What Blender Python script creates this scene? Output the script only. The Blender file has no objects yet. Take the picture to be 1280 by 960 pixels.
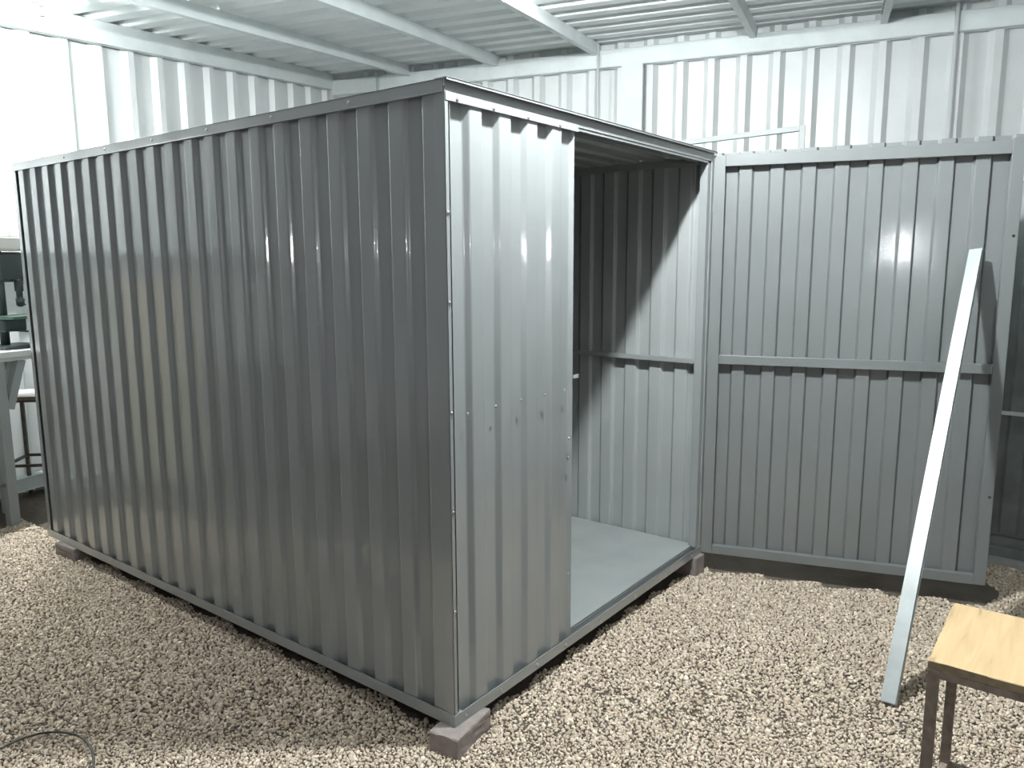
import bpy, bmesh, math, random
import numpy as np
from mathutils import Vector, Matrix
random.seed(4); rng = np.random.default_rng(7)
scn = bpy.context.scene
COL = scn.collection
PI = math.pi
R = math.radians

# ------------------------------------------------------------------ materials
def new_mat(name):
    m = bpy.data.materials.new(name); m.use_nodes = True
    nt = m.node_tree
    return m, nt, nt.nodes['Principled BSDF']

def mat(name, col, rough=.5, metal=0., coat=0., coat_rough=.05, bump=None, var=None, bump2=None, spec=.5):
    """bump = (scale, strength, distance); var = (scale, amount) soft colour variation"""
    m, nt, b = new_mat(name)
    b.inputs['Base Color'].default_value = (*col, 1)
    b.inputs['Roughness'].default_value = rough
    b.inputs['Metallic'].default_value = metal
    b.inputs['Coat Weight'].default_value = coat
    b.inputs['Coat Roughness'].default_value = coat_rough
    b.inputs['Specular IOR Level'].default_value = spec
    tc = nt.nodes.new('ShaderNodeTexCoord')
    if var:
        n = nt.nodes.new('ShaderNodeTexNoise'); n.inputs['Scale'].default_value = var[0]; n.inputs['Detail'].default_value = 6
        nt.links.new(tc.outputs['Object'], n.inputs['Vector'])
        cr = nt.nodes.new('ShaderNodeValToRGB')
        a = var[1]
        cr.color_ramp.elements[0].position = .3; cr.color_ramp.elements[1].position = .7
        cr.color_ramp.elements[0].color = (*[c * (1 - a) for c in col], 1)
        cr.color_ramp.elements[1].color = (*[min(1, c * (1 + a)) for c in col], 1)
        nt.links.new(n.outputs['Fac'], cr.inputs['Fac']); nt.links.new(cr.outputs['Color'], b.inputs['Base Color'])
    prev = None
    for bp in (bump, bump2):
        if bp:
            n = nt.nodes.new('ShaderNodeTexNoise'); n.inputs['Scale'].default_value = bp[0]; n.inputs['Detail'].default_value = 3
            nt.links.new(tc.outputs['Object'], n.inputs['Vector'])
            bu = nt.nodes.new('ShaderNodeBump'); bu.inputs['Strength'].default_value = bp[1]; bu.inputs['Distance'].default_value = bp[2]
            nt.links.new(n.outputs['Fac'], bu.inputs['Height'])
            if prev: nt.links.new(prev.outputs['Normal'], bu.inputs['Normal'])
            prev = bu
    if prev:
        nt.links.new(prev.outputs['Normal'], b.inputs['Normal'])
        nt.links.new(prev.outputs['Normal'], b.inputs['Coat Normal'])
    return m

M = {}
PAINT = (.235, .252, .25)
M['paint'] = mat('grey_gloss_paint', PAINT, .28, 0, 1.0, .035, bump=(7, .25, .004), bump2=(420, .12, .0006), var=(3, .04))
M['paint_door'] = mat('grey_gloss_paint_door', (.150, .163, .161), .34, 0, .7, .03, bump=(6, .2, .004), bump2=(420, .2, .0006), var=(3, .04))  # same paint as the shed, darkened to offset strong lamp light on the door
M['paint_inner_lit'] = mat('grey_paint_lightened_inside', (.29, .308, .302), .42, 0, .2, .15, var=(3, .05))  # shed paint lightened to stand in for fill light missing inside
M['grey_frame'] = mat('grey_frame_paint', (.30, .32, .315), .5)
M['earth'] = mat('dark_earth', (.10, .085, .068), .95, var=(3, .35), bump=(35, .8, .02), bump2=(150, .8, .006), spec=.2)  # bare earth, its dark tone also deepens the shade under shed and door
M['floor_paint'] = mat('grey_floor_paint', (.265, .29, .28), .38, 0, .2, .2, var=(5, .08), bump=(30, .1, .002))
M['white_sheet'] = mat('white_zinc_sheet', (.66, .69, .68), .38, .12, 0, bump=(4, .2, .004), var=(2.5, .06))
M['white_steel'] = mat('pale_grey_steel', (.64, .69, .68), .45, .0, var=(6, .06))
M['roof_sheet'] = mat('roof_zinc_sheet', (.80, .84, .83), .45, .0, bump=(4, .2, .004), var=(2.5, .06))
M['galv'] = mat('galvanised_steel', (.43, .46, .455), .36, .35, var=(14, .10), bump=(60, .1, .001))
M['screw'] = mat('zinc_screw', (.7, .7, .7), .25, .9)
M['dark_steel'] = mat('brown_dark_steel', (.085, .07, .058), .5, .25, var=(30, .3))
M['rust_steel'] = mat('stool_steel', (.21, .17, .135), .5, .2, var=(40, .3), bump=(90, .3, .001))
M['dark_green'] = mat('dark_green_enamel', (.022, .034, .034), .4)
M['green'] = mat('green_enamel', (.06, .11, .085), .4)
M['cream_plastic'] = mat('pale_grey_plastic', (.62, .60, .56), .5)
M['black_rubber'] = mat('black_rubber', (.02, .02, .02), .6)
M['bench_white'] = mat('bench_white', (.62, .62, .60), .5, var=(8, .06))
M['old_paint'] = mat('old_grey_sheet', (.17, .19, .19), .5, .1, var=(7, .25))
M['dark_hole'] = mat('dark_hole', (.01, .01, .01), .8)
M['concrete'] = mat('concrete_block', (.22, .19, .175), .9, var=(20, .2), bump=(110, .5, .004), bump2=(16, .4, .01))
M['added_cream_board'] = mat('added_cream_board', (.55, .49, .36), .6, var=(5, .08))
M['conduit'] = mat('white_conduit', (.62, .64, .64), .5)

def emis(name, col, s):
    m, nt, b = new_mat(name)
    b.inputs['Base Color'].default_value = (0.8, .8, .8, 1)
    b.inputs['Emission Color'].default_value = (*col, 1); b.inputs['Emission Strength'].default_value = s
    return m

# gravel
def gravel_mat(name, island):
    m, nt, b = new_mat(name)
    b.inputs['Roughness'].default_value = .9; b.inputs['Specular IOR Level'].default_value = .25
    cr = nt.nodes.new('ShaderNodeValToRGB')
    e = cr.color_ramp.elements
    e[0].position = 0; e[0].color = (0.348, 0.282, 0.218, 1)
    e[1].position = 1; e[1].color = (0.850, 0.759, 0.605, 1)
    for p, c in ((.25, (0.499, 0.414, 0.314, 1)), (.5, (0.580, 0.489, 0.381, 1)), (.75, (0.522, 0.460, 0.381, 1)), (.9, (0.673, 0.575, 0.459, 1))):
        x = e.new(p); x.color = c
    if island:
        g = nt.nodes.new('ShaderNodeNewGeometry'); nt.links.new(g.outputs['Random Per Island'], cr.inputs['Fac'])
        nt.links.new(cr.outputs['Color'], b.inputs['Base Color'])
    else:
        tc = nt.nodes.new('ShaderNodeTexCoord')
        v = nt.nodes.new('ShaderNodeTexVoronoi'); v.inputs['Scale'].default_value = 75
        nt.links.new(tc.outputs['Object'], v.inputs['Vector'])
        sp = nt.nodes.new('ShaderNodeSeparateColor'); nt.links.new(v.outputs['Color'], sp.inputs['Color'])
        nt.links.new(sp.outputs['Red'], cr.inputs['Fac'])
        n = nt.nodes.new('ShaderNodeTexNoise'); n.inputs['Scale'].default_value = 1.3; n.inputs['Detail'].default_value = 5
        nt.links.new(tc.outputs['Object'], n.inputs['Vector'])
        mx = nt.nodes.new('ShaderNodeMixRGB'); mx.blend_type = 'MULTIPLY'; mx.inputs['Fac'].default_value = .5
        mx.inputs['Color2'].default_value = (.75, .7, .62, 1)
        nt.links.new(cr.outputs['Color'], mx.inputs['Color1'])
        nt.links.new(mx.outputs['Color'], b.inputs['Base Color'])
        bu = nt.nodes.new('ShaderNodeBump'); bu.inputs['Strength'].default_value = 1; bu.inputs['Distance'].default_value = .01; bu.invert = True
        nt.links.new(v.outputs['Distance'], bu.inputs['Height']); nt.links.new(bu.outputs['Normal'], b.inputs['Normal'])
    return m
M['gravel'] = gravel_mat('gravel_stones', True)
M['ground'] = gravel_mat('gravel_bed', False)

def wood_mat():
    m, nt, b = new_mat('varnished_plywood')
    b.inputs['Roughness'].default_value = .45
    tc = nt.nodes.new('ShaderNodeTexCoord')
    mp = nt.nodes.new('ShaderNodeMapping'); mp.inputs['Scale'].default_value = (2.0, 22, 8)
    n = nt.nodes.new('ShaderNodeTexNoise'); n.inputs['Scale'].default_value = 1.6; n.inputs['Detail'].default_value = 6; n.inputs['Distortion'].default_value = 1.2
    mp.inputs['Rotation'].default_value = (0, 0, R(-8))
    cr = nt.nodes.new('ShaderNodeValToRGB')
    e = cr.color_ramp.elements
    e[0].position = .30; e[0].color = (.24, .165, .09, 1)
    e[1].position = .37; e[1].color = (.43, .31, .165, 1)
    x = e.new(.7); x.color = (.52, .385, .215, 1)
    nt.links.new(tc.outputs['Object'], mp.inputs['Vector']); nt.links.new(mp.outputs['Vector'], n.inputs['Vector'])
    nt.links.new(n.outputs['Fac'], cr.inputs['Fac']); nt.links.new(cr.outputs['Color'], b.inputs['Base Color'])
    return m
M['wood'] = wood_mat()
M['ply_edge_shade'] = mat('shaded_plywood_edge', (.20, .155, .095), .7, var=(60, .25))  # plywood sides with the shade away from the lamp put into the colour

# ------------------------------------------------------------------ mesh helpers
class MB:
    def __init__(s): s.bm = bmesh.new()
    def box(s, a, b, bev=0.):
        (x0, y0, z0), (x1, y1, z1) = a, b
        t = bmesh.new()
        bmesh.ops.create_cube(t, size=1)
        for v in t.verts:
            v.co = Vector(((x0 + x1) / 2 + v.co.x * (x1 - x0), (y0 + y1) / 2 + v.co.y * (y1 - y0), (z0 + z1) / 2 + v.co.z * (z1 - z0)))
        if bev: bmesh.ops.bevel(t, geom=list(t.edges), offset=bev, segments=2, affect='EDGES', profile=.5)
        s.add(t); return s
    def bar(s, p, q, w, h, up=(0, 0, 1), bev=0.):
        """box from p to q, w across, h along 'up'"""
        p = Vector(p); q = Vector(q); d = (q - p); L = d.length; d.normalize()
        up = Vector(up); side = d.cross(up).normalized(); up = side.cross(d).normalized()
        t = bmesh.new(); bmesh.ops.create_cube(t, size=1)
        for v in t.verts:
            v.co = (p + q) / 2 + d * v.co.x * L + side * v.co.y * w + up * v.co.z * h
        if bev: bmesh.ops.bevel(t, geom=list(t.edges), offset=bev, segments=2, affect='EDGES', profile=.5)
        bmesh.ops.recalc_face_normals(t, faces=t.faces)
        s.add(t); return s
    def tube(s, pts, r, n=10, cap=True):
        pts = [Vector(p) for p in pts]; rings = []
        ref = None
        for i, p in enumerate(pts):
            d = (pts[min(i + 1, len(pts) - 1)] - pts[max(i - 1, 0)]).normalized()
            if ref is None: ref = d.orthogonal().normalized()
            ref = (ref - d * ref.dot(d)).normalized()
            o = d.cross(ref); rr = r[i] if isinstance(r, (list, tuple)) else r
            rings.append([s.bm.verts.new(p + (ref * math.cos(2 * PI * k / n) + o * math.sin(2 * PI * k / n)) * rr) for k in range(n)])
        for a, b in zip(rings, rings[1:]):
            for k in range(n):
                f = s.bm.faces.new((a[k], a[(k + 1) % n], b[(k + 1) % n], b[k])); f.smooth = True
        if cap:
            s.bm.faces.new(rings[0][::-1]); s.bm.faces.new(rings[-1])
        return s
    def prism(s, poly, fn, z0, z1):
        """poly: 2-D outline; fn(x, y, z) -> point"""
        a = [s.bm.verts.new(fn(x, y, z0)) for x, y in poly]; b = [s.bm.verts.new(fn(x, y, z1)) for x, y in poly]
        n = len(poly)
        for k in range(n): s.bm.faces.new((a[k], a[(k + 1) % n], b[(k + 1) % n], b[k]))
        s.bm.faces.new(a[::-1]); s.bm.faces.new(b)
        return s
    def sheet(s, prof, fn, z0, z1, th=.0012):
        """corrugated sheet: prof = polyline (along, depth), extruded z0..z1 (numbers or callables of 'along')"""
        off = []
        n = len(prof)
        for i in range(n):
            p = Vector(prof[max(i - 1, 0)]); q = Vector(prof[min(i + 1, n - 1)])
            d = (q - p).normalized(); off.append((prof[i][0] - d.y * th, prof[i][1] + d.x * th))
        g0 = z0 if callable(z0) else (lambda a: z0); g1 = z1 if callable(z1) else (lambda a: z1)
        def ring(P, g): return [s.bm.verts.new(fn(a, d, g(a))) for a, d in P]
        A0, A1, B0, B1 = ring(prof, g0), ring(prof, g1), ring(off, g0), ring(off, g1)
        F = s.bm.faces.new
        for i in range(n - 1):
            F((A0[i], A0[i + 1], A1[i + 1], A1[i])); F((B0[i + 1], B0[i], B1[i], B1[i + 1]))
            F((A1[i], A1[i + 1], B1[i + 1], B1[i])); F((A0[i + 1], A0[i], B0[i], B0[i + 1]))
        F((A0[0], A1[0], B1[0], B0[0])); F((A1[-1], A0[-1], B0[-1], B1[-1]))
        return s
    def add(s, t):
        me = bpy.data.meshes.new('tmp'); t.to_mesh(me); t.free(); s.bm.from_mesh(me); bpy.data.meshes.remove(me)
    def xf(s, fn):
        for v in s.bm.verts: v.co = fn(v.co)
        return s
    def build(s, name, m, parent=None, loc=None):
        me = bpy.data.meshes.new(name)
        bmesh.ops.recalc_face_normals(s.bm, faces=s.bm.faces)
        if loc is not None:
            for v in s.bm.verts: v.co -= Vector(loc)
        s.bm.to_mesh(me); s.bm.free()
        me.materials.append(m)
        o = bpy.data.objects.new(name, me); COL.objects.link(o)
        if loc is not None: o.location = loc
        if parent:
            o.parent = parent
            # parts are modelled in world coordinates: undo the root's placement
            o.matrix_parent_inverse = world(parent).inverted()
        return o
def world(o):
    m = Matrix.LocRotScale(o.location, o.rotation_euler, o.scale)
    if o.parent: m = world(o.parent) @ o.matrix_parent_inverse @ m
    return m
def tag(o, label=None, cat=None, group=None, kind=None):
    if label: o['label'] = label
    if cat: o['category'] = cat
    if group: o['group'] = group
    if kind: o['kind'] = kind
    return o
def thing(name, loc, label, cat, group=None, rz=0):
    o = bpy.data.objects.new(name, None); o.empty_display_size = .1; COL.objects.link(o)
    o.location = loc; o.rotation_euler = (0, 0, rz)
    return tag(o, label, cat, group)
def corr(a0, a1, pitch, crest, slope, depth, phase=0.):
    """trapezoidal profile: crest at depth 0, valley at 'depth' ; phase = where a crest begins"""
    valley = pitch - crest - 2 * slope
    pts = []
    k = math.floor((a0 - phase) / pitch) - 1
    while phase + k * pitch < a1 + pitch:
        b = phase + k * pitch
        pts += [(b, 0), (b + crest, 0), (b + crest + slope, depth), (b + crest + slope + valley, depth)]
        k += 1
    out = []
    def dep(a):
        for p, q in zip(pts, pts[1:]):
            if p[0] <= a <= q[0]:
                t = (a - p[0]) / max(q[0] - p[0], 1e-9); return p[1] + (q[1] - p[1]) * t
        return 0
    out.append((a0, dep(a0)))
    out += [p for p in pts if a0 + 1e-4 < p[0] < a1 - 1e-4]
    out.append((a1, dep(a1)))
    return out
def bend(prof, rad=.006, n=4):
    """rounds the corners of a sheet profile"""
    out = [prof[0]]
    for i in range(1, len(prof) - 1):
        p, c, q = (Vector(prof[k]) for k in (i - 1, i, i + 1))
        a = (p - c); b = (q - c); t = min(rad, a.length * .45, b.length * .45)
        if t < 1e-4: out.append(tuple(c)); continue
        A = c + a.normalized() * t; B = c + b.normalized() * t
        for j in range(n + 1):
            w = j / n; out.append(tuple(A * (1 - w) ** 2 + c * 2 * w * (1 - w) + B * w * w))
    out.append(prof[-1]); return out
def smooth(o):
    me = o.data
    bm = bmesh.new(); bm.from_mesh(me)
    for fc in bm.faces: fc.smooth = True
    for e in bm.edges:
        if len(e.link_faces) == 2 and e.calc_face_angle(0) > 1.0: e.smooth = False
    bm.to_mesh(me); bm.free()
    m = o.modifiers.new('weighted', 'WEIGHTED_NORMAL'); m.keep_sharp = True; m.weight = 50
    return o

# ------------------------------------------------------------------ room frame (u towards the far wall, v towards the left wall)
AU = R(15.0)
U = Vector((math.cos(AU), math.sin(AU), 0)); V = Vector((-U.y, U.x, 0))
def uv(u, v, z=0.): return U * u + V * v + Vector((0, 0, z))
G = -.06                                   # ground level; the shed's base frame stands at z = 0
UW, VW = 5.2, 4.0                          # far (right-hand) wall, left wall
def roof_z(u): return 3.47 + .084 * (u - UW)
U0, V0 = -1.0, -4.2                        # the sheds' open end

# floor
def gz(x, y):
    t = min(1, max(0, (x - 1.1) / 1.1)) if not hasattr(x, '__len__') else np.clip((x - 1.1) / 1.1, 0, 1)
    return G - .012 - .040 * t * t * (3 - 2 * t)
mb = MB(); N_ = 90
gv = [[None] * (N_ + 1) for _ in range(N_ + 1)]
for i in range(N_ + 1):
    for j in range(N_ + 1):
        p = uv(-5.5 + (UW + 5.6) * i / N_, -5.5 + (VW + 5.6) * j / N_)
        gv[i][j] = mb.bm.verts.new((p.x, p.y, gz(p.x, p.y)))
for i in range(N_):
    for j in range(N_): mb.bm.faces.new((gv[i][j], gv[i + 1][j], gv[i + 1][j + 1], gv[i][j + 1]))
tag(mb.build('floor', M['earth']), kind='structure')

# far wall (white corrugated sheet)
prof = corr(V0, VW, .272, .055, .042, .045, phase=.0)
mb = MB(); mb.sheet(prof, lambda a, d, z: uv(UW + d, a, z), G - .1, 3.50)
tag(mb.build('wall_right', M['white_sheet']), kind='structure')
prof = corr(U0, UW, .283, .055, .036, .040, phase=.02)
mb = MB(); mb.sheet(prof, lambda a, d, z: uv(a, VW + d, z), G, lambda a: roof_z(a) + .01)
tag(mb.build('wall_left', M['white_sheet']), kind='structure')
# roof sheets, ribs running along v
prof = corr(U0, UW + .05, .286, .060, .050, .042, phase=.1)
mb = MB(); mb.sheet(prof, lambda a, d, z: uv(a, z, roof_z(a) + .042 - d), V0, VW + .05)
tag(mb.build('ceiling', M['roof_sheet']), kind='structure')
# purlins of the roof and rails of the walls
k = 1
def purlin(v, u0=U0, u1=UW - .04, h=.10, w=.05, dz=0., m='white_steel'):
    global k
    mb = MB()
    c = [(0, 0), (w, 0), (w, .018), (w - .004, .018), (w - .004, .004), (.004, .004), (.004, h - .004), (w - .004, h - .004), (w - .004, h - .018), (w, h - .018), (w, h), (0, h)]
    mb.prism(c, lambda x, y, z: uv(z, v + x, roof_z(z) - h + y + dz), u0, u1)
    o = mb.build('trim_%d' % k, M[m]); k += 1
    return tag(o, kind='structure')
for v in (3.0, 2.03, 1.03, .1 - .45, -1.35, -2.4): purlin(v)
purlin(VW - .075, h=.155, w=.07)
def rail(pa, pb, w, h, m='white_steel'):
    global k
    mb = MB(); mb.bar(pa, pb, w, h, bev=.006)
    o = mb.build('trim_%d' % k, M[m]); k += 1
    return tag(o, kind='structure')
rail(uv(UW - .04, V0, 3.325), uv(UW - .04, VW - .06, 3.325), .06, .14)             # top rail of the far wall
rail(uv(UW - .04, V0, 1.5), uv(UW - .04, VW - .06, 1.5), .06, .08)
rail(uv(U0, VW - .04, 1.52), uv(UW - .1, VW - .04, 1.52), .06, .10, 'old_paint')   # dark middle rail of the left wall
rail(uv(U0, VW - .04, .02), uv(UW - .1, VW - .04, .02), .07, .09)
mb = MB(); mb.prism([(0, 0), (.14, 0), (.14, .05), (.13, .05), (.13, .01), (.01, .01), (.01, .05), (0, .05)], lambda x, y, z: uv(UW - .075 + y, .62 + x * 1.35, z), G, 3.26)
tag(mb.build('trim_%d' % k, M['white_steel']), kind='structure'); k += 1
for (v, z1, r_) in ((1.03, 3.45, .012), (-1.84, 3.5, .018), (3.37, 3.44, .012)):
    mb = MB(); mb.tube([uv(UW - .09, v, G), uv(UW - .09, v, z1)], r_, 10)
    tag(mb.build('trim_%d' % k, M['conduit']), kind='structure'); k += 1

# ------------------------------------------------------------------ the shed
L, W, H = 3.0, 1.913, 2.0
shed = thing('storage_shed', (W / 2, L / 2, 0), 'large glossy grey corrugated steel storage shed standing on blocks with its door wide open', 'shed')
PT = M['paint']; SP = .018
# long side (outer face x = 0)
mb = MB(); mb.sheet(bend(corr(.03, L - .012, .143, .062, .0085, .0165, phase=.027)), lambda a, d, z: Vector((d, a, z)), .008, 1.978)
tag(smooth(mb.build('side_wall', PT, shed)))
mb = MB(); mb.sheet(bend(corr(.05, L - .02, .143, .062, .0085, .0165, phase=.03)), lambda a, d, z: Vector((W - d, a, z)), .008, 1.978)
tag(smooth(mb.build('side_wall', M['paint_inner_lit'], shed)))
mb = MB(); mb.sheet(corr(.03, W - .03, .143, .055, .016, SP, phase=.03), lambda a, d, z: Vector((a, L - d, z)), .008, 1.978)
mb.build('rear_wall', M['paint_inner_lit'], shed)
mb = MB(); mb.sheet(bend(corr(.0215, .69, .1455, .058, .017, SP, phase=-.0345), .005), lambda a, d, z: Vector((a, d, z)), .008, 1.955)
smooth(mb.build('front_panel', PT, shed))
# base frame: channels round the edge
mb = MB()
for xx in (0, 1):
    for yy in (0, 1):
        x_ = -.0062 if xx == 0 else W - .0338; y_ = -.0062 if yy == 0 else L - .0338
        mb.box((x_, y_, .0), (x_ + .040, y_ + .040, .0403), .0006)
c = [(-.006, 0), (.04, 0), (.04, .036), (.026, .036), (.026, .004), (-.0035, .004), (-.0035, .040), (-.006, .040)]
mb.prism(c, lambda x, y, z: Vector((z, x, y)), -.0036, W + .0036)
mb.prism(c, lambda x, y, z: Vector((z, L - x, y)), -.0036, W + .0036)
mb.prism(c, lambda x, y, z: Vector((x, z, y)), -.0036, L + .0036)
mb.prism(c, lambda x, y, z: Vector((W - x, z, y)), -.0036, L + .0036)
for y in (.6, 1.2, 1.8, 2.4): mb.box((.04, y - .02, .002), (W - .04, y + .02, .036))
mb.build('base_frame', PT, shed)
mb = MB(); mb.box((.03, .028, .037), (W - .022, L - .022, .046), .002)
tag(mb.build('floor_panel', M['floor_paint'], shed), 'pale grey painted floor sheet')
# posts
for (x, y) in ((.020, .022), (W - .06, .0), (.022, L - .06), (W - .06, L - .06)):
    mb = MB(); mb.box((x, y, .04), (x + .04, y + .04, 1.965), .003); mb.build('corner_post', PT, shed)
mb = MB(); mb.box((W - .022, -.0035, .040), (W + .003, .05, 1.968), .001); mb.box((W - .003, -.0035, .04), (W + .012, .02, 1.968), .001); mb.build('hinge_post', PT, shed)
mb = MB(); mb.box((.655, .021, .04), (.690, .052, 1.95), .002); mb.build('door_post', PT, shed)
# top frame
mb = MB()
mb.box((.0, .0, 1.948), (W, .04, 1.985), .002); mb.box((.02, L - .06, 1.945), (W - .02, L - .022, 1.985), .002)
mb.box((.021, .04, 1.945), (.06, L - .05, 1.985), .002); mb.box((W - .06, .04, 1.945), (W - .021, L - .05, 1.985), .002)
mb.build('top_frame', PT, shed)
mb = MB(); mb.box((W - .05, .04, .985), (W - .0195, L - .06, 1.010), .002)
mb.box((.0195, .06, .985), (.05, L - .06, 1.010), .002)
mb.box((.05, L - .05, .985), (W - .05, L - .0195, 1.010), .002)
mb.box((.06, .0195, .985), (.655, .05, 1.010), .002)
mb.build('middle_rail', PT, shed)
# lit lip over the panel, fascia and projecting cap
mb = MB(); mb.box((.000, -.0055, 1.943), (.705, .002, 1.968), .0012); mb.build('front_lip', PT, shed)
mb = MB()
mb.box((-.008, -.018, 2.000), (W + .008, .03, 2.005), .0008)
mb.box((-.008, -.018, 1.996), (W + .008, -.016, 2.0045), .0004)
mb.box((.0, -.003, 1.960), (W, .0, 2.000), .0008)
mb.build('front_fascia', PT, shed)
mb = MB()
mb.box((-.006, .0, 1.966), (-.001, L, 2.003), .001); mb.box((-.006, .0, 1.999), (.05, L, 2.003), .001); mb.box((-.009, 0, 1.964), (-.001, L, 1.968), .001)
mb.box((W + .001, .0, 1.966), (W + .006, L, 2.003), .001); mb.box((W - .05, .0, 1.999), (W + .006, L, 2.003), .001)
mb.box((0, L + .001, 1.966), (W, L + .006, 2.003), .001)
mb.build('edge_flashing', PT, shed)
mb = MB(); mb.box((-.0035, -.0035, .040), (.013, -.001, 1.975), .0007); mb.box((-.0035, -.0035, .040), (-.001, .035, 1.968), .0007)
mb.box((.011, -.0035, .040), (.013, .012, 1.945), .0005)
mb.build('corner_flashing', PT, shed)
mb = MB(); mb.box((-.0035, L - .03, .040), (-.001, L + .0035, 1.968), .0007); mb.box((-.0035, L + .001, .040), (.03, L + .0035, 1.975), .0007)
mb.build('corner_flashing', PT, shed)
mb = MB(); mb.sheet(corr(.01, L - .01, .143, .05, .01, SP, phase=.03), lambda a, d, z: Vector((z, a, 1.999 - .004 - .018 + (SP - d) * .8)), .06, W - .06)
mb.build('roof', M['paint_inner_lit'], shed)
# latch tab
mb = MB()
def latch():
    poly = [(.684, -.006)] + [(.718 + .006 * math.cos(t), .006 * math.sin(t)) for t in [R(a) for a in range(-90, 91, 15)]] + [(.684, .006)]
    a = [mb.bm.verts.new((x, -.0045, 1.064 + z * 1.15)) for x, z in poly]; b = [mb.bm.verts.new((x, -.0015, 1.064 + z * 1.15)) for x, z in poly]
    n = len(poly)
    for i in range(n): mb.bm.faces.new((a[i], a[(i + 1) % n], b[(i + 1) % n], b[i]))
    mb.bm.faces.new(a); mb.bm.faces.new(b[::-1])
latch()
lt = mb.build('latch_tab', M['galv'], shed); tag(lt, 'pale zinc latch tab with a hole')
mb = MB(); mb.tube([(.719, -.0052, 1.064), (.719, -.004, 1.064)], .0028, 12); mb.build('latch_hole', M['dark_hole'], lt)
# screws
base = bmesh.new()
def screw_mesh():
    mb = MB()
    mb.tube([(0, 0, 0), (0, -.0012, 0)], .0062, 14); mb.tube([(0, -.0012, 0), (0, -.0032, 0), (0, -.004, 0)], [.0042, .004, .0022], 6)
    me = bpy.data.meshes.new('screw'); mb.bm.to_mesh(me); mb.bm.free(); me.materials.append(M['screw']); return me
sm = screw_mesh()
def screw(p, rz=0., parent=shed, nm='screw'):
    o = bpy.data.objects.new(nm, sm); COL.objects.link(o); o.location = p; o.rotation_euler = (0, 0, rz)
    o.parent = parent; o.matrix_parent_inverse = world(parent).inverted(); return o
for z in (1.629, 1.367, 1.033, .72, .391): screw((.006, -.0035, z))
for x, z in ((.085, 1.018), (.225, 1.021), (.362, 1.023), (.505, 1.021), (.632, 1.02)): screw((x, 0 if not .11 < x < .18 else .018, z))
for x, z in ((.664, .834), (.660, .761), (.665, .30)): screw((x, .0, z))
for x in (.05, .22, .40, .585): screw((x, -.0055, 1.951))
for x in (.05, .24, .45, .64): screw((x, -.006, .018))
for x in (.9, 1.2, 1.5, 1.8): screw((x, -.006, .018))
for y in (.4, .8, 1.2, 1.6, 2.0, 2.4): screw((-.006, y, 1.985), -PI / 2)
# the open door, hinged at the right front corner
DA = -1.2672
dd = Vector((math.cos(DA), math.sin(DA), 0)); dn = Vector((-math.sin(DA), math.cos(DA), 0)); hg = Vector((W, 0, 0))
def dr(a, o, z): return hg + dd * a + dn * o + Vector((0, 0, z))
def dbox(mb, a0, a1, o0, o1, z0, z1, bev=.002):
    t = MB(); t.box((a0, o0, z0), (a1, o1, z1), bev)
    for v in t.bm.verts: v.co = dr(*v.co)
    mb.add(t.bm)
DL = 1.290
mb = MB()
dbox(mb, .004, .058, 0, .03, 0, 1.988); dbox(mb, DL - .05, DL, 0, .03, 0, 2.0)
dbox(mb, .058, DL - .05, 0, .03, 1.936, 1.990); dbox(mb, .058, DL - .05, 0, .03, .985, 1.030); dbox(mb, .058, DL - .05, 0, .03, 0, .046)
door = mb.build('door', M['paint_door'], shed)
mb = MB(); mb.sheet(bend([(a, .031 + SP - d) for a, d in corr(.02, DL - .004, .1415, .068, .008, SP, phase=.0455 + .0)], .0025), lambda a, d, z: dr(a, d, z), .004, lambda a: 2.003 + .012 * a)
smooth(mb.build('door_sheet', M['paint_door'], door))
for z in (.25, 1.0, 1.75):
    mb = MB(); mb.tube([dr(-.002, .012, z - .045), dr(-.002, .012, z + .045)], .008, 12)
    dbox(mb, .0, .02, -.002, .0, z - .03, z + .03, .0005); mb.build('hinge', M['paint_door'], door)
for a, z in ((1.2727, 1.59), (1.2740, .422)):
    mb = MB(); mb.tube([dr(a, -.0008, z), dr(a, .001, z)], .0065, 14); mb.build('bolt_hole', M['dark_hole'], door)

# ------------------------------------------------------------------ concrete blocks under the shed
def block(cx, cy, lx, ly, rz, h, label):
    mb = MB(); mb.box((-lx / 2, -ly / 2, gz(cx, cy) - .004), (lx / 2, ly / 2, -.0005), .006)
    bmesh.ops.subdivide_edges(mb.bm, edges=[e for e in mb.bm.edges if e.calc_length() > .03], cuts=4, use_grid_fill=True)
    for v in mb.bm.verts:
        v.co += Vector((random.uniform(-1, 1), random.uniform(-1, 1), 0)) * .0012
    o = mb.build('concrete_block', M['concrete']); o.location = (cx, cy, 0); o.rotation_euler = (0, 0, rz)
    tag(o, label, 'block', 'concrete blocks under the shed'); return o
block(.042, .012, .205, .112, R(8), -G + .0015, 'grey brown concrete block sticking out under the near corner of the shed')
block(1.868, .075, .095, .20, R(-4), -G + .0015, 'small concrete block under the shed corner beside the open door')
block(.025, 2.76, .11, .20, R(3), -G + .0015, 'dark concrete block under the far left corner of the shed')

# ------------------------------------------------------------------ galvanised tube leaning on the door
F0 = Vector((1.090, -1.072, G + .004)); T0 = Vector((2.243, -1.086, 1.530)) 
dv = (T0 - F0).normalized()
mb = MB()
mb.bar(F0, T0, .046, .022, up=Vector((-.95, .22, .6)), bev=.0025)
tag(mb.build('steel_tube', M['galv'], loc=F0), 'bright galvanised rectangular steel tube leaning against the open door', 'steel tube')
F_END = F0

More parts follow.
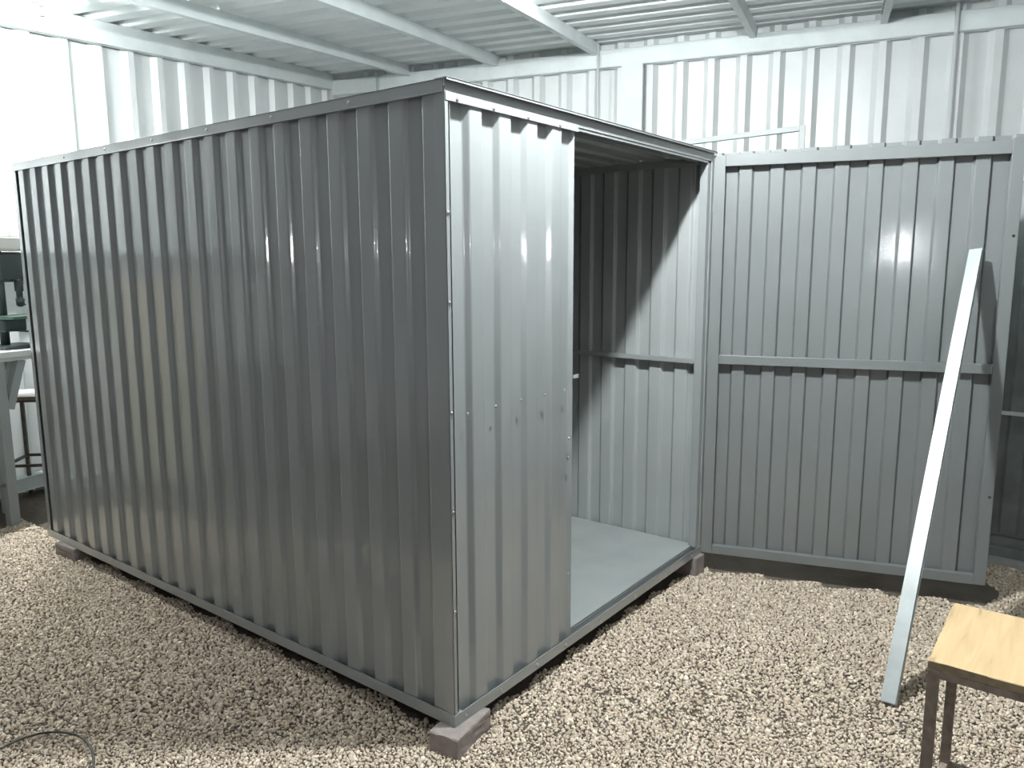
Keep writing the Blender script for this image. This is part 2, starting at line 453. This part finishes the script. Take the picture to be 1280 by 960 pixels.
# ------------------------------------------------------------------ stool in the near right corner
def make_stool(root, A, ex, ey, sx, sy, z1, wood, steel):
    """A: corner of the seat (x, y); ex, ey unit vectors; seat top at z1"""
    A = Vector((A[0], A[1], 0)); ex = Vector((ex[0], ex[1], 0)); ey = Vector((ey[0], ey[1], 0))
    def P(a, b, z): return A + ex * a + ey * b + Vector((0, 0, z))
    def bx(a0, b0, z0, a1, b1, z1_, bev=.001):
        t = MB(); t.box((a0, b0, z0), (a1, b1, z1_), bev)
        for v in t.bm.verts: v.co = P(*v.co)
        return t
    t = bx(0, 0, z1 - .020, sx, sy, z1, .002)
    bmesh.ops.subdivide_edges(t.bm, edges=[e for e in t.bm.edges if e.calc_length() > .1], cuts=9, use_grid_fill=True)
    for v in t.bm.verts:
        v.co += (ex * random.uniform(-1, 1) + ey * random.uniform(-1, 1)) * .0012
    o = t.build('seat', wood, root)
    o.data.materials.append(M['ply_edge_shade'])
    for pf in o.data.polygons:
        if abs(pf.normal.z) < .5: pf.material_index = 1  # side faces take the painted shade tone
    t = MB()
    s = .022; zt = z1 - .020
    for q in ((0, 0, sx, s), (0, sy - s, sx, sy), (0, s, s, sy - s), (sx - s, s, sx, sy - s)):
        t.add(bx(q[0], q[1], zt - .016, q[2], q[3], zt - .0005).bm)
    t.build('seat_frame', steel, root)
    for a, b in ((0, 0), (sx - s, 0), (0, sy - s), (sx - s, sy - s)):
        bx(a, b, G, a + s, b + s, zt - .016).build('leg', steel, root)
    zf = G + .26
    for q in ((s, .003, sx - s, s - .003), (s, sy - s + .003, sx - s, sy - .003), (.003, s, s - .003, sy - s), (sx - s + .003, s, sx - .003, sy - s)):
        bx(q[0], q[1], zf, q[2], q[3], zf + .018).build('footrest', steel, root)
zs = .64
st = thing('stool', (.22, -1.49, G), 'tall stool with a pale varnished wooden seat in the near right corner', 'stool')
make_stool(st, (.045, -1.319), (1, 0), (.0, -1), .355, .36, zs, M['wood'], M['rust_steel'])
st2 = thing('stool', uv(1.38, 3.75, G), 'dark framed stool by the left wall beside the white workbench', 'stool')
ca = R(30)
n0 = uv(1.315, 3.52); ex2 = (U * math.cos(ca) + V * math.sin(ca)); ey2 = (-U * math.sin(ca) + V * math.cos(ca))
make_stool(st2, (n0.x, n0.y), (ex2.x, ex2.y), (ey2.x, ey2.y), .33, .33, .66, M['bench_white'], M['dark_steel'])

GE = G - .012; GB = G - .0515
# ------------------------------------------------------------------ workbench, drill press
def ubox(mb, a, b, bev=.002):
    t = MB(); t.box(a, b, bev)
    for v in t.bm.verts: v.co = uv(*v.co)
    mb.add(t.bm)
wb = thing('workbench', uv(.95, 3.62, G), 'white topped workbench by the left wall carrying the drill press', 'workbench')
mb = MB(); ubox(mb, (.62, 3.40, .945), (1.275, 3.86, .985), .004); mb.build('worktop', M['bench_white'], wb)
mb = MB(); ubox(mb, (.64, 3.42, .925), (1.262, 3.84, .945)); mb.build('top_frame', M['white_steel'], wb)
for a, b in ((.66, 3.43), (.66, 3.70), (.925, 3.43), (1.085, 3.70)):
    mb = MB(); ubox(mb, (a, b, GE), (a + .06, b + .05, .925), .003); mb.build('leg', M['grey_frame'], wb)
for b in (3.455, 3.725):
    mb = MB(); e_ = -.13 if b < 3.6 else 0.; mb.bar(uv(1.225 + e_, b, .925), uv(1.125 + e_, b, .64), .045, .05, up=U, bev=.002); mb.build('brace', M['grey_frame'], wb)
mb = MB(); ubox(mb, (.72, 3.44, .18), (.925, 3.75, .20)); mb.build('shelf', M['old_paint'], wb)

dp = thing('drill_press', uv(1.13, 3.58, .985), 'dark green drill press with a pale grey top cover on the workbench', 'drill press')
ZB = .985
def rod(p, q, r, n=16): return MB().tube([uv(*p), uv(*q)], r, n)
mb = MB(); ubox(mb, (1.02, 3.46, ZB), (1.262, 3.68, ZB + .022), .006); mb.build('base', M['dark_green'], dp)
rod((1.12, 3.60, ZB + .02), (1.12, 3.60, 1.57), .026).build('column', M['dark_green'], dp)
mb = MB(); ubox(mb, (1.07, 3.44, 1.165), (1.285, 3.64, 1.185), .004)
mb.build('work_table', M['green'], dp)
mb = MB(); ubox(mb, (1.09, 3.55, 1.085), (1.235, 3.64, 1.165), .012); mb.add(rod((1.10, 3.56, 1.10), (1.27, 3.50, 1.075), .006, 8).bm)
mb.build('table_bracket', M['dark_green'], dp)
mb = MB(); ubox(mb, (1.085, 3.54, 1.385), (1.25, 3.655, 1.565), .018); mb.build('head', M['dark_green'], dp)
mb = MB()
poly = [(1.0, 0), (1.285, 0), (1.262, .078), (1.235, .088), (1.03, .088), (1.0, .07)]
mb.prism(poly, lambda x, y, z: uv(x, z, 1.572 + y), 3.50, 3.70)
bmesh.ops.bevel(mb.bm, geom=list(mb.bm.edges), offset=.012, segments=3, affect='EDGES')
tag(mb.build('top_cover', M['cream_plastic'], dp), 'pale grey rounded belt cover')
mb = MB(); mb.tube([uv(1.19, 3.53, z) for z in (1.40, 1.33, 1.33, 1.285, 1.285, 1.245, 1.235)], [.024, .024, .018, .018, .025, .022, .010], 18); mb.build('chuck', M['dark_green'], dp)
mb = MB(); mb.tube([uv(1.265, 3.60, 1.47), uv(1.335, 3.60, 1.47)], .045, 18); mb.build('motor', M['old_paint'], dp)
for a in (90, 210, 330):
    rod((1.245, 3.53, 1.41), (1.262, 3.53 + .07 * math.cos(R(a)), 1.41 + .07 * math.sin(R(a))), .005, 8).build('feed_handle', M['dark_steel'], dp)
def curve_pts(ctrl, n=10):
    P = [Vector(c) for c in ctrl]; P = [P[0] * 2 - P[1]] + P + [P[-1] * 2 - P[-2]]; out = []
    for i in range(1, len(P) - 2):
        for j in range(n):
            t = j / n; a, b, c, d = P[i - 1:i + 3]
            out.append(.5 * ((2 * b) + (c - a) * t + (2 * a - 5 * b + 4 * c - d) * t * t + (3 * b - a - 3 * c + d) * t ** 3))
    out.append(P[-2]); return out
mb = MB(); mb.tube(curve_pts([uv(1.255, 3.52, 1.42), uv(1.275, 3.51, 1.36), uv(1.272, 3.50, 1.28), uv(1.24, 3.50, 1.245), uv(1.20, 3.51, 1.25)]), .005, 8); mb.build('cord', M['black_rubber'], dp)
mb = MB(); mb.tube(curve_pts([uv(1.245, 3.50, 1.41), uv(1.25, 3.49, 1.36), uv(1.235, 3.49, 1.31), uv(1.21, 3.50, 1.29)]), .003, 8); mb.build('cord', M['black_rubber'], dp)

# board and cabinet added out of view, only to give the long side its reflections
mb = MB(); 
t = MB(); t.box((-.34, 3.80, G), (.17, 3.835, 1.38), .004)
for v in t.bm.verts: v.co = uv(v.co.x, v.co.y + .10 * (v.co.z - G) / 1.44, v.co.z)
tag(t.build('added_cream_board', M['added_cream_board']), 'tall cream board added out of view on the left wall for the pale reflection in the shed side', 'board')
cb = thing('added_cabinet', uv(-.68, 3.62, G), 'low dark blue grey cabinet added out of view by the left wall for the dark reflection in the shed side', 'cabinet')
mb = MB(); ubox(mb, (-.92, 3.45, G + .05), (-.42, 3.85, .80), .006); mb.build('body', M['old_paint'], cb)
for a in (-.915, -.665):
    mb = MB(); ubox(mb, (a + .004, 3.436, G + .09), (a + .238, 3.449, .77), .003); d_ = mb.build('door', M['old_paint'], cb)
    mb = MB(); ubox(mb, (a + (.20 if a < -.8 else .03), 3.42, .42), (a + (.212 if a < -.8 else .042), 3.436, .54), .002); mb.build('handle', M['screw'], d_)
mb = MB(); 
mb.bm.free()
for a in (-.90, -.48):
    for b in (3.47, 3.79):
        mb = MB(); ubox(mb, (a, b, GE), (a + .04, b + .04, G + .05), .001); mb.build('foot', M['dark_steel'], cb)

# ------------------------------------------------------------------ stock behind the door
bl = ['lowest of the long steel beams lying on the ground behind the door', 'middle long steel beam of the pile behind the door', 'top steel beam of the pile on the ground behind the door']
for i in range(3):
    z = GB + i * .047; x = 2.925 + i * .03
    mb = MB()
    c = [(0, 0), (.05, 0), (.05, .012), (.047, .012), (.047, .003), (.003, .003), (.003, .043), (.047, .043), (.047, .034), (.05, .034), (.05, .046), (0, .046)]
    mb.prism(c, lambda a, b, s: Vector((x + (.08 if i < 2 else .06) * 0 + a, s, z + b)), -3.3, -.95)
    tag(mb.build('steel_beam', M['galv' if i == 0 else 'old_paint'], loc=(x, -2.1, z)), bl[i], 'beam', 'steel beams behind the door')
pn = thing('wall_panel', (3.02, -1.9, GB + .141), 'spare dull grey corrugated wall panel standing on the beams behind the open door', 'panel')
zb = GB + .141
mb = MB(); mb.sheet(corr(-3.0, -1.0, .143, .068, .012, SP, phase=0), lambda a, d, z: Vector((3.0 + d, a, z)), zb + .02, zb + 1.85); mb.build('sheet', M['old_paint'], pn)
mb = MB()
for z in (zb, zb + .62, zb + 1.82): mb.box((3.020, -3.0, z), (3.05, -1.0, z + .035), .002)
for y in (-3.0, -1.035): mb.box((3.051, y, zb), (3.081, y + .035, zb + 1.855), .002)
mb.build('panel_frame', M['old_paint'], pn)
mb = MB(); mb.box((2.990, -3.0, .69), (2.9985, -1.0, .71), .001); mb.build('cross_bar', M['white_steel'], pn)
# white frame standing behind the shed corner
wf = thing('rectangular_frame', uv(3.0, -.3, G), 'white square tube frame standing behind the shed roof corner and the door', 'frame')
def fbar(v0, v1, z0, z1, nm):
    mb = MB(); t = MB(); t.box((2.985, v0, z0), (3.015, v1, z1), .002)
    for q in t.bm.verts: q.co = uv(q.co.x, q.co.y, q.co.z + (-.06 * (q.co.y + .85) if q.co.z > 1.2 else 0))
    mb.add(t.bm); return mb.build(nm, M['grey_frame'], wf)
fbar(-.858, -.826, GB, 2.285, 'upright'); fbar(.24, .272, GB, 2.285, 'upright'); fbar(-.826, .24, 2.253, 2.285, 'top_rail'); fbar(-.826, .24, .3, .332, 'bottom_rail')
for v_ in (-.842, .256):
    mb = MB(); t = MB(); t.box((2.80, v_ - .015, GB + .0005), (3.20, v_ + .015, GB + .025), .002)
    for q in t.bm.verts: q.co = uv(*q.co)
    mb.add(t.bm); mb.build('foot', M['grey_frame'], wf)

# ------------------------------------------------------------------ cable on the gravel
mb = MB(); mb.tube(curve_pts([(-1.15, 1.12, G + .014), (-.99, 1.118, G + .02), (-.917, 1.12, G + .021), (-.846, 1.122, G + .021), (-.786, 1.094, G + .021), (-.742, 1.025, G + .021), (-.732, .943, G + .021), (-.752, .848, G + .021), (-.795, .76, G + .02), (-.86, .66, G + .015)]), .004, 8)
tag(mb.build('power_cable', M['black_rubber']), 'thin dark power cable looped on the gravel at the near left', 'cable')

# ------------------------------------------------------------------ camera
cd = bpy.data.cameras.new('camera'); cam = bpy.data.objects.new('camera', cd); COL.objects.link(cam); scn.camera = cam
yaw, pitch, roll = .6517, .1538, .0045
CP = Vector((-1.7164, -1.5484, 1.479))
f = Vector((math.cos(yaw) * math.cos(pitch), math.sin(yaw) * math.cos(pitch), -math.sin(pitch)))
rt = Vector((math.sin(yaw), -math.cos(yaw), 0)); dw = f.cross(rt)
rt2 = rt * math.cos(roll) + dw * math.sin(roll); d2 = -rt * math.sin(roll) + dw * math.cos(roll)
mw = Matrix(((rt2.x, -d2.x, -f.x, CP.x), (rt2.y, -d2.y, -f.y, CP.y), (rt2.z, -d2.z, -f.z, CP.z), (0, 0, 0, 1)))
cam.matrix_world = mw
cd.sensor_width = 36; cd.sensor_fit = 'HORIZONTAL'; cd.lens = 36 * 966 / 1280; cd.clip_start = .02

# ------------------------------------------------------------------ gravel stones
def stones():
    # icosahedron template
    t = bmesh.new(); bmesh.ops.create_icosphere(t, subdivisions=1, radius=1)
    tv = np.array([v.co[:] for v in t.verts], np.float32); tf = np.array([[v.index for v in fc.verts] for fc in t.faces], np.int32); t.free()
    pts = []; siz = []
    R3 = np.array([rt2, d2, f]); C3 = np.array(CP)
    def zone(x0, x1, y0, y1, sp, keep):
        gx = np.arange(x0, x1, sp); gy = np.arange(y0, y1, sp)
        X, Y = np.meshgrid(gx, gy); X = X.ravel() + rng.uniform(-.5, .5, X.size) * sp; Y = Y.ravel() + rng.uniform(-.5, .5, Y.size) * sp
        P = np.stack([X, Y, gz(X, Y)], 1)
        q = (P - C3) @ R3.T
        z = np.maximum(q[:, 2], .01)
        px = 640 + 966 * q[:, 0] / z; py = 480 + 966 * q[:, 1] / z
        ok = (q[:, 2] > .1) & (px > -120) & (px < 1400) & (py < 1060)
        inside = (X > .05 + .02 * np.sin(Y * 19)) & (X < W + .1) & (Y > .03 + .015 * np.sin(X * 27)) & (Y < L - .03)
        # hidden behind the shed
        hid = (X > .1) & (Y > L) | (X > W + .6) & (Y > .4)
        da_ = (X - W) * dd.x + Y * dd.y; do_ = (X - W) * dn.x + Y * dn.y
        hid |= (do_ > .03 + .03 * np.sin(X * 23 + Y * 31)) & (da_ > -.6) & (da_ < DL + .06 + .05 * np.sin(X * 13))  # no stones behind the door, so dark earth strengthens its ground shadow
        hid |= (X > W + .02) & (Y > .02)
        d = q[:, 2]
        ok &= ~inside & ~hid & keep(d) & (X < 3.4)
        vv = -U.y * X + U.x * Y
        ok &= vv < 3.5 + .06 * np.sin(X * 9) + .05 * np.sin(Y * 17)
        return P[ok], np.full(ok.sum(), sp)
    for (x0, x1, y0, y1, sp, k_) in ((-1.9, 3.4, -1.7, 2.6, .0094, lambda d: d < 2.5 + .5 * rng.uniform(0, 1, d.shape)), (-2.6, 3.6, -2.6, 5.0, .0110, lambda d: (d >= 2.5 + .5 * rng.uniform(0, 1, d.shape)))):
        P, s = zone(x0, x1, y0, y1, sp, k_); pts.append(P); siz.append(s)
    P = np.concatenate(pts); s = np.concatenate(siz); n = len(P)
    rad = s * rng.lognormal(-.42, .22, n)
    sc = np.stack([rad * rng.uniform(.8, 1.25, n), rad * rng.uniform(.65, 1.0, n), rad * rng.uniform(.5, .85, n)], 1)
    # random rotations
    q = rng.normal(size=(n, 4)); q[:, 1:3] *= .55; q /= np.linalg.norm(q, axis=1, keepdims=True)
    w, x, y, z = q.T
    Rm = np.empty((n, 3, 3)); Rm[:, 0, 0] = 1 - 2 * (y * y + z * z); Rm[:, 0, 1] = 2 * (x * y - z * w); Rm[:, 0, 2] = 2 * (x * z + y * w)
    Rm[:, 1, 0] = 2 * (x * y + z * w); Rm[:, 1, 1] = 1 - 2 * (x * x + z * z); Rm[:, 1, 2] = 2 * (y * z - x * w)
    Rm[:, 2, 0] = 2 * (x * z - y * w); Rm[:, 2, 1] = 2 * (y * z + x * w); Rm[:, 2, 2] = 1 - 2 * (x * x + y * y)
    nv = len(tv)
    V3 = tv[None] * sc[:, None, :] * rng.uniform(.75, 1.2, (n, nv, 1))
    V3 = np.einsum('nij,nkj->nki', Rm, V3)
    P[:, 2] += rad * .3 + rng.uniform(0, 1, n) * s * .3
    V3 += P[:, None, :]
    F3 = tf[None] + (np.arange(n) * nv)[:, None, None]
    me = bpy.data.meshes.new('gravel'); V3 = V3.reshape(-1, 3).astype(np.float32); F3 = F3.reshape(-1, 3).astype(np.int32)
    me.vertices.add(len(V3)); me.vertices.foreach_set('co', V3.ravel())
    me.loops.add(F3.size); me.loops.foreach_set('vertex_index', F3.ravel())
    me.polygons.add(len(F3)); me.polygons.foreach_set('loop_start', np.arange(0, F3.size, 3, dtype=np.int32))
    me.update(calc_edges=True); me.validate()
    me.materials.append(M['gravel'])
    o = bpy.data.objects.new('gravel', me); COL.objects.link(o)
    tag(o, 'pale beige crushed stone gravel covering the ground around the shed', 'gravel', kind='stuff')
    print('STONES', n)
stones()

# ------------------------------------------------------------------ lamps
def lamp_bulb(p, power, zc, label):
    root = thing('hanging_lamp', (p[0], p[1], zc), label, 'lamp')
    r = .045
    mb = MB(); prof = [(math.sin(t) * r, -math.cos(t) * r * 1.15) for t in [PI * i / 12 for i in range(0, 11)]] + [(.014, r * 1.35)]
    mb.tube([(p[0], p[1], p[2] + z) for _, z in prof], [max(x, .001) for x, _ in prof], 20)
    area = 4 * PI * r * r
    mb.build('bulb', emis('bulb_glow', (.94, .98, 1.0), power / (PI * area)), root)
    MB().tube([(p[0], p[1], p[2] + r * 1.3), (p[0], p[1], p[2] + r * 1.3 + .06)], .018, 14).build('socket', M['bench_white'], root)
    MB().tube([(p[0], p[1], p[2] + r * 1.3 + .06), (p[0], p[1], zc)], .003, 8).build('cord', M['black_rubber'], root)
    return root
def lamp_tube(a, b, power, label):
    a = Vector(a); b = Vector(b); c = (a + b) / 2
    root = thing('tube_lamp', c, label, 'lamp', 'ceiling tube lamps')
    r = .016
    MB().tube([a, b], r, 14).build('tube', emis('tube_glow', (.95, .985, 1.0), power / (PI * 2 * PI * r * (b - a).length)), root)
    MB().bar(a + Vector((0, 0, .038)), b + Vector((0, 0, .038)), .03, .03, bev=.004).build('housing', M['bench_white'], root)
    d = (b - a).normalized()
    for q, s in ((a, -1), (b, 1)): MB().bar(q + d * s * .0 + Vector((0, 0, .01)), q + d * s * .03 + Vector((0, 0, .01)), .04, .06, bev=.003).build('end_cap', M['bench_white'], root)
    return root
LA = Vector((.36, -.45, 2.82))
lamp_bulb(LA, 400, roof_z(LA.dot(U)), 'bare white bulb hanging above the ground in front of the shed')
lb = uv(2.95, .72, 3.20); 
lamp_tube(uv(2.76, .30, roof_z(2.76) - .085), uv(2.76, .92, roof_z(2.76) - .085), 70, 'white tube lamp under the roof above the shed')
lamp_tube(uv(1.5, 3.55, roof_z(1.5) - .14), uv(.5, 3.55, roof_z(.5) - .14), 430, 'bright white tube lamp under the roof by the left wall')
# small work light beside the photographer, seen as glints on the ribs
ld = bpy.data.lights.new('work_light', 'POINT'); ld.energy = 36; ld.shadow_soft_size = .022; ld.color = (.97, .99, 1)
lo = bpy.data.objects.new('work_light', ld); lo.location = (-1.32, -2.38, 1.60); COL.objects.link(lo)

wd = bpy.data.worlds.new('world'); scn.world = wd; wd.use_nodes = True
bg = wd.node_tree.nodes['Background']; bg.inputs[0].default_value = (.93, .97, 1.0, 1); bg.inputs[1].default_value = .31

vs = scn.view_settings; vs.view_transform = 'Standard'; vs.look = 'None'; vs.exposure = 0; vs.gamma = 1; vs.use_curve_mapping = False
scn.display_settings.display_device = 'sRGB'
scn.cycles.max_bounces = 8; scn.cycles.sample_clamp_indirect = 6
scn.cycles.use_denoising = True
